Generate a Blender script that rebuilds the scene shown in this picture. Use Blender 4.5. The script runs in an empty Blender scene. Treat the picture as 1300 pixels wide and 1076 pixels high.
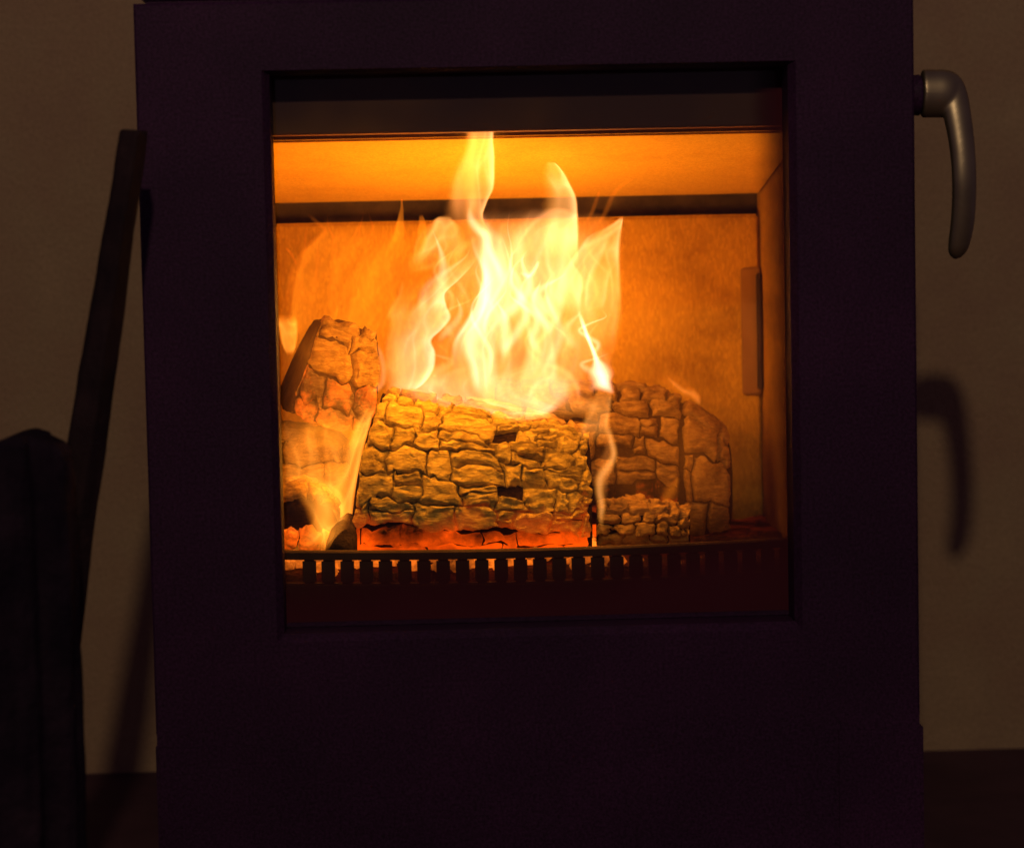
import bpy, bmesh, math, random
from mathutils import Vector, Matrix, noise
random.seed(7)
R = math.radians
scene = bpy.context.scene
C = scene.collection

# ------------------------------------------------------------------ camera
CAM = Vector((-0.06, -1.6, 0.44)); FPX = 3200.0
yaw, pitch, roll = R(1.7), R(4.2), R(1.2)
FW = Vector((math.sin(yaw)*math.cos(pitch), math.cos(yaw)*math.cos(pitch), -math.sin(pitch)))
rt = Vector((math.cos(yaw), -math.sin(yaw), 0)); up = rt.cross(FW)
RT = rt*math.cos(roll) - up*math.sin(roll); UP = up*math.cos(roll) + rt*math.sin(roll)
cd = bpy.data.cameras.new('camera'); cam = bpy.data.objects.new('camera', cd); C.objects.link(cam)
M = Matrix((RT, UP, -FW)).transposed().to_4x4(); M.translation = CAM
cam.matrix_world = M
cd.sensor_fit = 'HORIZONTAL'; cd.sensor_width = 36; cd.lens = FPX*36/1300
cd.clip_start = 0.05; cd.clip_end = 50
cd.dof.use_dof = True; cd.dof.focus_distance = 1.72; cd.dof.aperture_fstop = 5.6
scene.camera = cam

# ------------------------------------------------------------------ world, room lamp, exposure
w = bpy.data.worlds.new('World'); scene.world = w; w.use_nodes = True
bg = w.node_tree.nodes['Background']
bg.inputs[0].default_value = (0.80, 0.50, 0.78, 1); bg.inputs[1].default_value = 0.056
ld = bpy.data.lights.new('room_lamp', 'POINT'); ld.energy = 25; ld.color = (1.0, 0.76, 0.46); ld.shadow_soft_size = 0.03
lo = bpy.data.objects.new('room_lamp', ld); C.objects.link(lo); lo.location = (-0.078, -1.75, 1.36)
scene.view_settings.view_transform = 'Standard'; scene.view_settings.look = 'None'
scene.view_settings.exposure = 0; scene.view_settings.gamma = 1
cy = scene.cycles
cy.use_denoising = True; cy.max_bounces = 8; cy.diffuse_bounces = 4; cy.glossy_bounces = 3
cy.transparent_max_bounces = 160; cy.volume_bounces = 0; cy.sample_clamp_indirect = 3; cy.caustics_reflective = False

def at(px, py, Y):
    """the point at depth Y that the photograph shows at pixel (px, py)"""
    d = FW + RT*((px-650)/FPX) + UP*((538-py)/FPX)
    return CAM + d*((Y-CAM.y)/d.y)

# ------------------------------------------------------------------ helpers
def link(o, parent=None):
    C.objects.link(o)
    if parent is not None: o.parent = parent
    return o
def tag(o, label=None, cat=None, group=None, kind=None):
    if label: o['label'] = label
    if cat: o['category'] = cat
    if group: o['group'] = group
    if kind: o['kind'] = kind
    return o
def thing(name, label, cat, loc=(0, 0, 0), group=None):
    o = bpy.data.objects.new(name, None); o.empty_display_size = 0.02
    C.objects.link(o); o.location = loc
    return tag(o, label, cat, group)
def mesh(name, verts, faces, mat, parent=None, smooth=False):
    me = bpy.data.meshes.new(name); me.from_pydata([tuple(v) for v in verts], [], faces); me.update()
    me.materials.append(mat)
    if smooth:
        for p in me.polygons: p.use_smooth = True
    o = bpy.data.objects.new(name, me); link(o, None)
    if parent is not None:
        o.parent = parent; o.matrix_parent_inverse = Matrix.Translation(-parent_loc(parent))
    return o
def parent_loc(p):
    v = Vector(p.location)
    while p.parent is not None:
        p = p.parent; v = Vector(p.location) + v if p.type == 'EMPTY' else v
    return v
def frombm(name, bm, mat, parent=None, smooth=False):
    bmesh.ops.recalc_face_normals(bm, faces=bm.faces)
    me = bpy.data.meshes.new(name); bm.to_mesh(me); bm.free(); me.materials.append(mat)
    if smooth:
        for p in me.polygons: p.use_smooth = True
    o = bpy.data.objects.new(name, me); C.objects.link(o)
    if parent is not None: o.parent = parent
    return o
def box(name, x0, x1, y0, y1, z0, z1, mat, parent=None, bev=0.0015, seg=2):
    bm = bmesh.new(); bmesh.ops.create_cube(bm, size=1)
    for v in bm.verts:
        v.co = Vector(((x0+x1)/2+v.co.x*(x1-x0), (y0+y1)/2+v.co.y*(y1-y0), (z0+z1)/2+v.co.z*(z1-z0)))
    if bev: bmesh.ops.bevel(bm, geom=bm.edges[:], offset=bev, segments=seg, affect='EDGES')
    return frombm(name, bm, mat, parent)
def sm(a, b, x):
    t = max(0.0, min(1.0, (x-a)/(b-a))) if a != b else float(x > a)
    return t*t*(3-2*t)
def cr(pts, t):
    """Catmull-Rom through a list of tuples / vectors, t in 0..1"""
    n = len(pts)-1; f = max(0.0, min(n-1e-6, t*n)); i = int(f); k = f-i
    g = lambda j: pts[max(0, min(n, j))]
    a, b, c, d = g(i-1), g(i), g(i+1), g(i+2)
    if isinstance(b, Vector):
        return 0.5*((2*b)+(c-a)*k+(2*a-5*b+4*c-d)*k*k+(3*b-a-3*c+d)*k*k*k)
    return tuple(0.5*((2*q)+(r-p)*k+(2*p-5*q+4*r-s)*k*k+(3*q-p-3*r+s)*k*k*k) for p, q, r, s in zip(a, b, c, d))

# ------------------------------------------------------------------ materials
def mat(name):
    m = bpy.data.materials.new(name); m.use_nodes = True
    nt = m.node_tree; b = nt.nodes['Principled BSDF']
    return m, nt, b
def noise_node(nt, scale, detail=4, rough=0.6, vec=None):
    n = nt.nodes.new('ShaderNodeTexNoise'); n.inputs['Scale'].default_value = scale
    n.inputs['Detail'].default_value = detail; n.inputs['Roughness'].default_value = rough
    if vec is None:
        tc = nt.nodes.new('ShaderNodeTexCoord'); vec = tc.outputs['Object']
    nt.links.new(vec, n.inputs['Vector']); return n
def ramp(nt, src, stops):
    r = nt.nodes.new('ShaderNodeValToRGB'); e = r.color_ramp.elements
    while len(e) < len(stops): e.new(0.5)
    for q, (p, c) in zip(e, stops): q.position = p; q.color = (*c, 1)
    nt.links.new(src, r.inputs[0]); return r
def bump(nt, b, src, strength, dist):
    n = nt.nodes.new('ShaderNodeBump'); n.inputs['Strength'].default_value = strength; n.inputs['Distance'].default_value = dist
    nt.links.new(src, n.inputs['Height']); nt.links.new(n.outputs[0], b.inputs['Normal'])
def simple(name, stops, scale, rough, bs=0.3, bd=0.001, metal=0.0, spec=0.3, detail=5, bscale=None, grain=None):
    m, nt, b = mat(name)
    n = noise_node(nt, scale, detail); r = ramp(nt, n.outputs[0], stops); nt.links.new(r.outputs[0], b.inputs['Base Color'])
    if grain:
        g = noise_node(nt, grain[0], 3, 0.7); gr_ = ramp(nt, g.outputs[0], [(0.32, (1-grain[1],)*3), (0.68, (1+grain[1],)*3)])
        gm = nt.nodes.new('ShaderNodeMix'); gm.data_type = 'RGBA'; gm.blend_type = 'MULTIPLY'; gm.inputs[0].default_value = 1.0
        nt.links.new(r.outputs[0], gm.inputs[6]); nt.links.new(gr_.outputs[0], gm.inputs[7]); nt.links.new(gm.outputs[2], b.inputs['Base Color'])
    b.inputs['Roughness'].default_value = rough; b.inputs['Metallic'].default_value = metal
    b.inputs['Specular IOR Level'].default_value = spec
    n2 = noise_node(nt, bscale or scale*4, 6, 0.65); bump(nt, b, n2.outputs[0], bs, bd)
    return m
M_wall = simple('wall_plaster', [(0.28, (0.38, 0.235, 0.165)), (0.45, (0.42, 0.27, 0.175)), (0.58, (0.43, 0.29, 0.185)), (0.75, (0.50, 0.335, 0.21))], 11, 0.9, 0.5, 0.004, spec=0.1, bscale=180, detail=9, grain=(420, 0.16))
M_floor = simple('hearth_floor', [(0.3, (0.05, 0.022, 0.035)), (0.7, (0.09, 0.04, 0.055))], 9, 0.75, 0.2, 0.002, spec=0.2)
M_stove = simple('black_stove_paint', [(0.3, (0.028, 0.0095, 0.036)), (0.5, (0.037, 0.0115, 0.045)), (0.7, (0.052, 0.015, 0.058))], 7, 0.6, 0.35, 0.0009, spec=0.14, bscale=520, detail=9, grain=(520, 0.45))  # purple tint puts lens flare into the black paint's own colour
M_iron = simple('dark_cast_iron', [(0.3, (0.035, 0.024, 0.022)), (0.7, (0.07, 0.045, 0.035))], 30, 0.7, 0.3, 0.0008, spec=0.25, bscale=250)
M_soot = simple('sooty_steel', [(0.35, (0.03, 0.022, 0.016)), (0.65, (0.10, 0.07, 0.045))], 26, 0.75, 0.3, 0.001, spec=0.2, bscale=180)
M_notch = simple('notch_brown', [(0.3, (0.20, 0.11, 0.035)), (0.7, (0.28, 0.16, 0.05))], 30, 0.7, 0.2, 0.0008, spec=0.2)
M_lintel = simple('amber_blotched_lintel_steel', [(0.40, (0.055, 0.018, 0.020)), (0.50, (0.08, 0.03, 0.018)), (0.62, (0.15, 0.065, 0.02))], 9, 0.6, 0.2, 0.0008, spec=0.3, bscale=160, detail=2)  # amber blotches paint in the flames' faint reflections on the stained steel
M_handle = simple('brushed_handle_metal', [(0.3, (0.26, 0.20, 0.14)), (0.7, (0.34, 0.265, 0.185))], 40, 0.38, 0.05, 0.0003, metal=0.85, spec=0.5, bscale=500)
# vermiculite firebrick: pressed flakes, soot blotches and fine scratches
def firebrick(name, lo, hi, soot):
    m, nt, b = mat(name)
    tc = nt.nodes.new('ShaderNodeTexCoord')
    v = nt.nodes.new('ShaderNodeTexVoronoi'); v.inputs['Scale'].default_value = 700
    mp = nt.nodes.new('ShaderNodeMapping'); mp.inputs['Scale'].default_value = (1.0, 0.6, 0.4); nt.links.new(tc.outputs['Object'], mp.inputs['Vector']); nt.links.new(mp.outputs[0], v.inputs['Vector'])
    n = noise_node(nt, 16, 6, 0.65, tc.outputs['Object'])
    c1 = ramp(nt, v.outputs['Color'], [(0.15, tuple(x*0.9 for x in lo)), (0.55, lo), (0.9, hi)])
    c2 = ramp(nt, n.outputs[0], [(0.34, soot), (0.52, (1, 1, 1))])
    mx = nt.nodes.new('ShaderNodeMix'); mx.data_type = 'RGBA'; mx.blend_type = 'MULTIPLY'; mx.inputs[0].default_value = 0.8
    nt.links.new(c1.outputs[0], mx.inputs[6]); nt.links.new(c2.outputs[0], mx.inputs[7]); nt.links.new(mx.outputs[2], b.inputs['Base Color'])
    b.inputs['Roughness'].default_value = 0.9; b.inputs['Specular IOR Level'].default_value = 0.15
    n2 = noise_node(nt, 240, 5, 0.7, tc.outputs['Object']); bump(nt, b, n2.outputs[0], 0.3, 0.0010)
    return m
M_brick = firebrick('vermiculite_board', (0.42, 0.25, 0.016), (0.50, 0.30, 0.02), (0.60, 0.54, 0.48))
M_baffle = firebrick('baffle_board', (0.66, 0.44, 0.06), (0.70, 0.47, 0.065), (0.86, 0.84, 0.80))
# char: ash-dusted blocks over black cracks
def char(name, stops, scale=70, emit=None, hotz=None):
    m, nt, b = mat(name)
    tc = nt.nodes.new('ShaderNodeTexCoord')
    n = noise_node(nt, scale, 7, 0.68, tc.outputs['Object'])
    r = ramp(nt, n.outputs[0], stops)
    mg = nt.nodes.new('ShaderNodeMapping'); mg.inputs['Scale'].default_value = (0.45, 0.45, 1.7); nt.links.new(tc.outputs['Object'], mg.inputs['Vector'])
    ng = noise_node(nt, 120, 4, 0.55, mg.outputs[0]); ng.inputs['Distortion'].default_value = 1.2
    cg = ramp(nt, ng.outputs[0], [(0.40, (1, 1, 1)), (0.485, (0.42, 0.36, 0.30)), (0.57, (1, 1, 1))])
    mm_ = nt.nodes.new('ShaderNodeMix'); mm_.data_type = 'RGBA'; mm_.blend_type = 'MULTIPLY'; mm_.inputs[0].default_value = 0.5
    nt.links.new(r.outputs[0], mm_.inputs[6]); nt.links.new(cg.outputs[0], mm_.inputs[7]); nt.links.new(mm_.outputs[2], b.inputs['Base Color'])
    b.inputs['Roughness'].default_value = 0.95; b.inputs['Specular IOR Level'].default_value = 0.1
    mp = nt.nodes.new('ShaderNodeMapping'); mp.inputs['Scale'].default_value = (0.5, 0.5, 1.6); nt.links.new(tc.outputs['Object'], mp.inputs['Vector'])
    n2 = noise_node(nt, 210, 6, 0.7, mp.outputs[0]); n2.inputs['Distortion'].default_value = 0.8
    bump(nt, b, n2.outputs[0], 1.0, 0.0035)
    if emit:
        col, lo, hi, st = emit
        n3 = noise_node(nt, 38, 5, 0.65, tc.outputs['Object'])
        k = ramp(nt, n3.outputs[0], [(lo, (0, 0, 0)), ((lo+hi)/2, tuple(x*0.3 for x in col)), (hi, col)])
        nt.links.new(k.outputs[0], b.inputs['Emission Color']); b.inputs['Emission Strength'].default_value = st
        if hotz:      # the char is hottest where it sits in the embers
            sx_ = nt.nodes.new('ShaderNodeSeparateXYZ'); nt.links.new(tc.outputs['Object'], sx_.inputs[0])
            mz = nt.nodes.new('ShaderNodeMapRange'); mz.interpolation_type = 'SMOOTHSTEP'
            mz.inputs[1].default_value = hotz[0]; mz.inputs[2].default_value = hotz[1]; mz.inputs[3].default_value = 0.0; mz.inputs[4].default_value = 1.0
            nt.links.new(sx_.outputs['Z'], mz.inputs[0])
            av = nt.nodes.new('ShaderNodeMath'); av.operation = 'MULTIPLY_ADD'; av.inputs[1].default_value = 0.55; nt.links.new(mz.outputs[0], av.inputs[0])
            nt.links.new(n3.outputs[0], av.inputs[2]); sb = nt.nodes.new('ShaderNodeMath'); sb.operation = 'SUBTRACT'; sb.inputs[1].default_value = 0.25
            nt.links.new(av.outputs[0], sb.inputs[0]); nt.links.new(sb.outputs[0], k.inputs[0])
    return m
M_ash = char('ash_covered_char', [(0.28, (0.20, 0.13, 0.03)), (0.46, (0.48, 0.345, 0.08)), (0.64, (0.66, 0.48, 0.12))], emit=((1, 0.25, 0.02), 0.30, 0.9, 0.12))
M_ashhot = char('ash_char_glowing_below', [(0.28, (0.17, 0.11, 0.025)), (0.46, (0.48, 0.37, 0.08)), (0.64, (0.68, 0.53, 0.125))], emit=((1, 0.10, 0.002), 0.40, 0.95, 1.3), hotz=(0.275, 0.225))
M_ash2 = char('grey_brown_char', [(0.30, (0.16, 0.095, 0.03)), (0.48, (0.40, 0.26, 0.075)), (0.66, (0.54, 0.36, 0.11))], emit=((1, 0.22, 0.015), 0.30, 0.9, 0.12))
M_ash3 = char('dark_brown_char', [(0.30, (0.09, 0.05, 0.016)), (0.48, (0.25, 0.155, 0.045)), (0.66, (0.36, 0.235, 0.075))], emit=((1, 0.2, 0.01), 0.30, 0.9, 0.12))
M_black = char('black_char', [(0.3, (0.022, 0.012, 0.006)), (0.7, (0.06, 0.032, 0.014))])
M_fleck = char('char_with_glowing_flecks', [(0.3, (0.06, 0.04, 0.025)), (0.5, (0.20, 0.14, 0.09)), (0.7, (0.34, 0.25, 0.16))], emit=((1, 0.12, 0.003), 0.42, 0.72, 3.2))
M_hot = char('glowing_char', [(0.3, (0.02, 0.009, 0.003)), (0.7, (0.07, 0.03, 0.006))], emit=((1, 0.085, 0.001), 0.30, 0.78, 1.5), hotz=(0.262, 0.222))
M_ember = char('ember', [(0.3, (0.04, 0.03, 0.02)), (0.7, (0.22, 0.15, 0.1))], emit=((1, 0.19, 0.012), 0.34, 0.72, 2.8))
M_bark = simple('charred_bark', [(0.3, (0.03, 0.02, 0.014)), (0.7, (0.085, 0.055, 0.035))], 60, 0.95, 0.9, 0.004, spec=0.05, bscale=140)
M_wood = simple('rough_split_wood', [(0.3, (0.016, 0.009, 0.014)), (0.55, (0.030, 0.016, 0.022)), (0.8, (0.05, 0.026, 0.03))], 26, 0.9, 0.6, 0.004, spec=0.1, bscale=90)
M_logbark = simple('dark_ridged_bark', [(0.3, (0.009, 0.006, 0.014)), (0.6, (0.024, 0.014, 0.028)), (0.8, (0.045, 0.026, 0.045))], 24, 0.95, 0.7, 0.006, spec=0.05, bscale=80)
# stove glass: thin pane, clear with a Fresnel sheen and a soot veil towards its lower edge
def glass():
    m = bpy.data.materials.new('stove_glass'); m.use_nodes = True; nt = m.node_tree; nt.nodes.clear()
    out = nt.nodes.new('ShaderNodeOutputMaterial'); tr = nt.nodes.new('ShaderNodeBsdfTransparent'); tr.inputs[0].default_value = (0.97, 0.95, 0.92, 1)
    gl = nt.nodes.new('ShaderNodeBsdfGlossy'); gl.inputs['Roughness'].default_value = 0.06
    fr = nt.nodes.new('ShaderNodeFresnel'); fr.inputs[0].default_value = 1.45
    mx = nt.nodes.new('ShaderNodeMixShader'); nt.links.new(fr.outputs[0], mx.inputs[0]); nt.links.new(tr.outputs[0], mx.inputs[1]); nt.links.new(gl.outputs[0], mx.inputs[2])
    so = nt.nodes.new('ShaderNodeBsdfDiffuse'); so.inputs[0].default_value = (0.085, 0.018, 0.034, 1)
    tc = nt.nodes.new('ShaderNodeTexCoord'); sp = nt.nodes.new('ShaderNodeSeparateXYZ'); nt.links.new(tc.outputs['Object'], sp.inputs[0])
    nz = noise_node(nt, 22, 5, 0.6, tc.outputs['Object'])
    ad = nt.nodes.new('ShaderNodeMath'); ad.operation = 'MULTIPLY_ADD'; ad.inputs[1].default_value = 0.035; nt.links.new(nz.outputs[0], ad.inputs[0]); nt.links.new(sp.outputs['Z'], ad.inputs[2])
    xr_ = nt.nodes.new('ShaderNodeMapRange'); xr_.inputs[1].default_value = 0.03; xr_.inputs[2].default_value = 0.16; xr_.inputs[3].default_value = 0.0; xr_.inputs[4].default_value = 0.030
    nt.links.new(sp.outputs['X'], xr_.inputs[0])
    sbx = nt.nodes.new('ShaderNodeMath'); sbx.operation = 'SUBTRACT'; nt.links.new(ad.outputs[0], sbx.inputs[0]); nt.links.new(xr_.outputs[0], sbx.inputs[1]); ad = sbx
    mr = nt.nodes.new('ShaderNodeMapRange'); mr.interpolation_type = 'SMOOTHSTEP'
    mr.inputs[1].default_value = 0.264; mr.inputs[2].default_value = 0.208; mr.inputs[3].default_value = 0.0; mr.inputs[4].default_value = 0.84
    nt.links.new(ad.outputs[0], mr.inputs[0])
    ex = nt.nodes.new('ShaderNodeMath'); ex.operation = 'MULTIPLY_ADD'; ex.inputs[1].default_value = 0.010; nt.links.new(nz.outputs[0], ex.inputs[0]); nt.links.new(sp.outputs['X'], ex.inputs[2])
    mr2 = nt.nodes.new('ShaderNodeMapRange'); mr2.interpolation_type = 'SMOOTHSTEP'
    mr2.inputs[1].default_value = 0.150; mr2.inputs[2].default_value = 0.178; mr2.inputs[3].default_value = 0.0; mr2.inputs[4].default_value = 0.85
    nt.links.new(ex.outputs[0], mr2.inputs[0])
    mm = nt.nodes.new('ShaderNodeMath'); mm.operation = 'MAXIMUM'; nt.links.new(mr.outputs[0], mm.inputs[0]); nt.links.new(mr2.outputs[0], mm.inputs[1])
    m2 = nt.nodes.new('ShaderNodeMixShader'); nt.links.new(mm.outputs[0], m2.inputs[0]); nt.links.new(mx.outputs[0], m2.inputs[1]); nt.links.new(so.outputs[0], m2.inputs[2])
    nt.links.new(m2.outputs[0], out.inputs['Surface']); return m
M_glass = glass()
def flame_mat(name, cool, hot, gain):
    """burning gas: adds light and hides nothing; its heat, stored on the mesh, sets brightness and colour"""
    m = bpy.data.materials.new(name); m.use_nodes = True; nt = m.node_tree; nt.nodes.clear()
    out = nt.nodes.new('ShaderNodeOutputMaterial'); e = nt.nodes.new('ShaderNodeEmission'); tr = nt.nodes.new('ShaderNodeBsdfTransparent')
    at_ = nt.nodes.new('ShaderNodeAttribute'); at_.attribute_name = 'gas_glow'
    mx = nt.nodes.new('ShaderNodeMix'); mx.data_type = 'RGBA'; mx.inputs[6].default_value = (*cool, 1); mx.inputs[7].default_value = (*hot, 1)
    nt.links.new(at_.outputs['Fac'], mx.inputs[0])
    mu = nt.nodes.new('ShaderNodeMath'); mu.operation = 'MULTIPLY'; mu.inputs[1].default_value = gain; nt.links.new(at_.outputs['Fac'], mu.inputs[0])
    nt.links.new(mx.outputs[2], e.inputs[0]); nt.links.new(mu.outputs[0], e.inputs[1])
    ad = nt.nodes.new('ShaderNodeAddShader'); nt.links.new(e.outputs[0], ad.inputs[0]); nt.links.new(tr.outputs[0], ad.inputs[1])
    nt.links.new(ad.outputs[0], out.inputs['Surface']); m.cycles.emission_sampling = 'NONE'; return m
F_pale = flame_mat('flame_pale', (1.0, 0.36, 0.09), (1.0, 0.46, 0.28), 0.88)
F_white = flame_mat('flame_white', (1.0, 0.42, 0.20), (1.0, 0.56, 0.46), 2.3)
F_yel = flame_mat('flame_yellow', (1.0, 0.28, 0.03), (1.0, 0.36, 0.11), 0.52)
F_amb = flame_mat('flame_amber', (1.0, 0.24, 0.008), (1.0, 0.36, 0.04), 0.62)
F_gold = flame_mat('flame_gold', (1.0, 0.33, 0.03), (1.0, 0.47, 0.16), 0.85)
F_org = flame_mat('flame_and_haze_orange', (1.0, 0.20, 0.005), (1.0, 0.28, 0.01), 0.34)

# ------------------------------------------------------------------ room
tag(box('wall', -1.6, 1.6, 0.50, 0.58, -0.02, 2.2, M_wall, bev=0), kind='structure')
tag(box('floor', -1.6, 1.6, -2.2, 0.50, -0.05, 0.0, M_floor, bev=0), kind='structure')

# ------------------------------------------------------------------ stove
X0, X1 = -0.2445, 0.247
OX0, OX1, OZ0, OZ1 = -0.1610, 0.1672, 0.1905, 0.5465
stove = thing('wood_stove', 'black steel wood burning stove with a wide glass door and a fire inside', 'stove')
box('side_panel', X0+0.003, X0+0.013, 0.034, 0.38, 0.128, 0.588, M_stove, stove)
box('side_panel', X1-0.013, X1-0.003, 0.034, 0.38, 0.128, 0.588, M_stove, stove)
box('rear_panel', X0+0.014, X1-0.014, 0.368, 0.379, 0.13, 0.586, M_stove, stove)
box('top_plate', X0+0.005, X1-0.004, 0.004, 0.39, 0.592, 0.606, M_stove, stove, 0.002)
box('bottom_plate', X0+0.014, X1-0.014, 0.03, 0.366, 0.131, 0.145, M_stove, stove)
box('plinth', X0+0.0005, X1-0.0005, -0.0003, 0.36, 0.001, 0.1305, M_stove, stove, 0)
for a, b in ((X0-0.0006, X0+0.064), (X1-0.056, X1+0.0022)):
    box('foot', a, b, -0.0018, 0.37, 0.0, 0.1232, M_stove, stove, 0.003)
# door frame: a rectangular ring with chamfered inner edges
def door_frame():
    ch = 0.0045
    oz0, oz1 = 0.1285, 0.5915
    def ring(x0, x1, z0, z1, y): return [Vector((x0, y, z0)), Vector((x1, y, z0)), Vector((x1, y, z1)), Vector((x0, y, z1))]
    rings = [ring(X0, X1, oz0, oz1, 0.032), ring(X0, X1, oz0, oz1, 0.0015), ring(X0+0.0015, X1-0.0015, oz0+0.0015, oz1-0.0015, 0.0),
             ring(OX0-ch, OX1+ch, OZ0-ch, OZ1+0.002, 0.0), ring(OX0, OX1, OZ0, OZ1, ch*1.2), ring(OX0, OX1, OZ0, OZ1, 0.032)]
    v, f = [], []
    for r in rings: v += r
    n = len(rings)
    for i in range(n):
        j = (i+1) % n
        for k in range(4):
            l = (k+1) % 4
            f.append((i*4+k, i*4+l, j*4+l, j*4+k))
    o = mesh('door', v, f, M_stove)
    bm = bmesh.new(); bm.from_mesh(o.data); bmesh.ops.recalc_face_normals(bm, faces=bm.faces); bm.to_mesh(o.data); bm.free()
    o.parent = stove; return o
door = door_frame()
gp = box('glass_pane', OX0-0.006, OX1+0.006, 0.0328, 0.0368, OZ0-0.006, OZ1+0.006, M_glass, door, bev=0)
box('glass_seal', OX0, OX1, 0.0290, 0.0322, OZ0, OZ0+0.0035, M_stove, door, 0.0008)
# handle: collar, hub and curved grip
def tube(name, path, mt, parent, seg=24, flat=1.0, ydir=Vector((0, 1, 0))):
    """path: list of (Vector, radius); sections are ellipses with the depth radius scaled by flat"""
    N = len(path); v, f = [], []
    for i, (p, r) in enumerate(path):
        a = path[max(0, i-1)][0]; b = path[min(N-1, i+1)][0]
        t = (b-a).normalized(); s = t.cross(ydir).normalized(); y = s.cross(t).normalized()
        for k in range(seg):
            an = 2*math.pi*k/seg
            v.append(p + s*(r*math.cos(an)) + y*(r*flat*math.sin(an)))
    for i in range(N-1):
        for k in range(seg):
            l = (k+1) % seg
            f.append((i*seg+k, i*seg+l, (i+1)*seg+l, (i+1)*seg+k))
    f.append(tuple(range(seg-1, -1, -1))); f.append(tuple((N-1)*seg+k for k in range(seg)))
    return mesh(name, v, f, mt, parent, True)
def hp(x, y, Y=0.02): return at(x, y, Y)
def curve_path(ctrl, n):
    out = []
    for i in range(n):
        c = cr(ctrl, i/(n-1)); out.append((hp(c[0], c[1], c[3]), c[2]*0.0005))
    return out
grip_ctrl = [(1203.5, 93, 3, .016), (1204.5, 95, 8, .016), (1206, 100, 12.5, .016), (1208.5, 110, 16.5, .016), (1211.5, 125, 18.3, .015), (1215, 145, 18.2, .013), (1219, 168, 17.2, .011), (1222.3, 195, 16.4, .009), (1224, 225, 16, .008), (1223.8, 255, 15.8, .009), (1221.8, 283, 15.5, .011), (1218, 306, 14.4, .013), (1215, 317, 12.5, .014), (1213.2, 324, 9, .015), (1212.3, 328, 4, .0155), (1212, 329.5, 1, .0156)]
grip_o = tube('handle', curve_path(grip_ctrl, 90), M_handle, door, 28, 0.62)
hub_ctrl = [(1169.5, 119, 27.5, .018), (1170.5, 119, 30.5, .018), (1173, 119, 31, .018), (1185, 119, 31, .018), (1197, 119, 31, .018), (1205, 119, 29.5, .018), (1211, 119.5, 25.5, .018), (1215, 120, 19, .018), (1217.5, 120, 10, .018)]
hub_o = tube('handle_hub', curve_path(hub_ctrl, 40), M_handle, door, 36, 0.62)
bm = bmesh.new(); bm.from_mesh(grip_o.data); bm.from_mesh(hub_o.data); bmesh.ops.recalc_face_normals(bm, faces=bm.faces); bm.to_mesh(grip_o.data); bm.free()
bpy.data.objects.remove(hub_o)
rm = grip_o.modifiers.new('weld_skin', 'REMESH'); rm.mode = 'VOXEL'; rm.voxel_size = 0.0007; rm.use_smooth_shade = True
sm_ = grip_o.modifiers.new('soften', 'SMOOTH'); sm_.iterations = 22; sm_.factor = 0.5
col_ctrl = [(1156, 121, 25, .018), (1163, 121, 26, .018), (1166.5, 121, 26, .018), (1168.5, 121, 24, .018)]
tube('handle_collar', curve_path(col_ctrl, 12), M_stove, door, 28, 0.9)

# firebox
FX0, FX1, FB = -0.180, 0.187, 0.300
box('lintel', FX0-0.02, FX1+0.02, 0.0385, 0.060, 0.5095, 0.565, M_lintel, stove, 0.001)
def slab(name, quad, thick, mt, parent, nx=1):
    """quad: 4 corners of the visible face, thickened along its normal away from the firebox"""
    a, b, c, d = [Vector(q) for q in quad]; n = (b-a).cross(d-a).normalized()*thick
    v = [a, b, c, d, a+n, b+n, c+n, d+n]
    bm = bmesh.new(); bv = [bm.verts.new(q) for q in v]
    for q in ((0, 1, 2, 3), (7, 6, 5, 4), (0, 4, 5, 1), (1, 5, 6, 2), (2, 6, 7, 3), (3, 7, 4, 0)): bm.faces.new([bv[i] for i in q])
    bmesh.ops.bevel(bm, geom=bm.edges[:], offset=0.0014, segments=2, affect='EDGES')
    return frombm(name, bm, mt, parent)
zb = lambda Y: 0.5085-0.153*(Y-0.045)
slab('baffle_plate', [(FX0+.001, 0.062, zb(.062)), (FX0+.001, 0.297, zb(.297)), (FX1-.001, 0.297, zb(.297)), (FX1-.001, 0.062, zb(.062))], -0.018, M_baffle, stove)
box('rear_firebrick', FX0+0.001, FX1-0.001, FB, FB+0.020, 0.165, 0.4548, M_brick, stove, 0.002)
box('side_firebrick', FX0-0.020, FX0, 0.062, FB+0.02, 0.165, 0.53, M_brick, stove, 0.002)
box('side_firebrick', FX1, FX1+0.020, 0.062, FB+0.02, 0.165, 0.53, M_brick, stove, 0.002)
box('air_plate', FX0-0.01, FX1+0.01, FB+0.0215, FB+0.028, 0.40, 0.53, M_soot, stove, 0)
box('firebox_floor', FX0-0.01, FX1+0.01, 0.05, FB+0.02, 0.155, 0.1645, M_iron, stove, 0)
p0, p1 = at(940, 340, FB), at(969, 500, FB)  # paired raised plates, coloured dark, stand in for a recessed air notch
box('notch_plate', p0.x, 0.1862, FB-0.004, FB-0.0003, p1.z, p0.z, M_notch, stove, 0.001)
box('notch_plate', p0.x+0.011, 0.1862, FB-0.010, FB-0.0043, p1.z+0.004, p0.z-0.004, M_iron, stove, 0.001)
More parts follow.
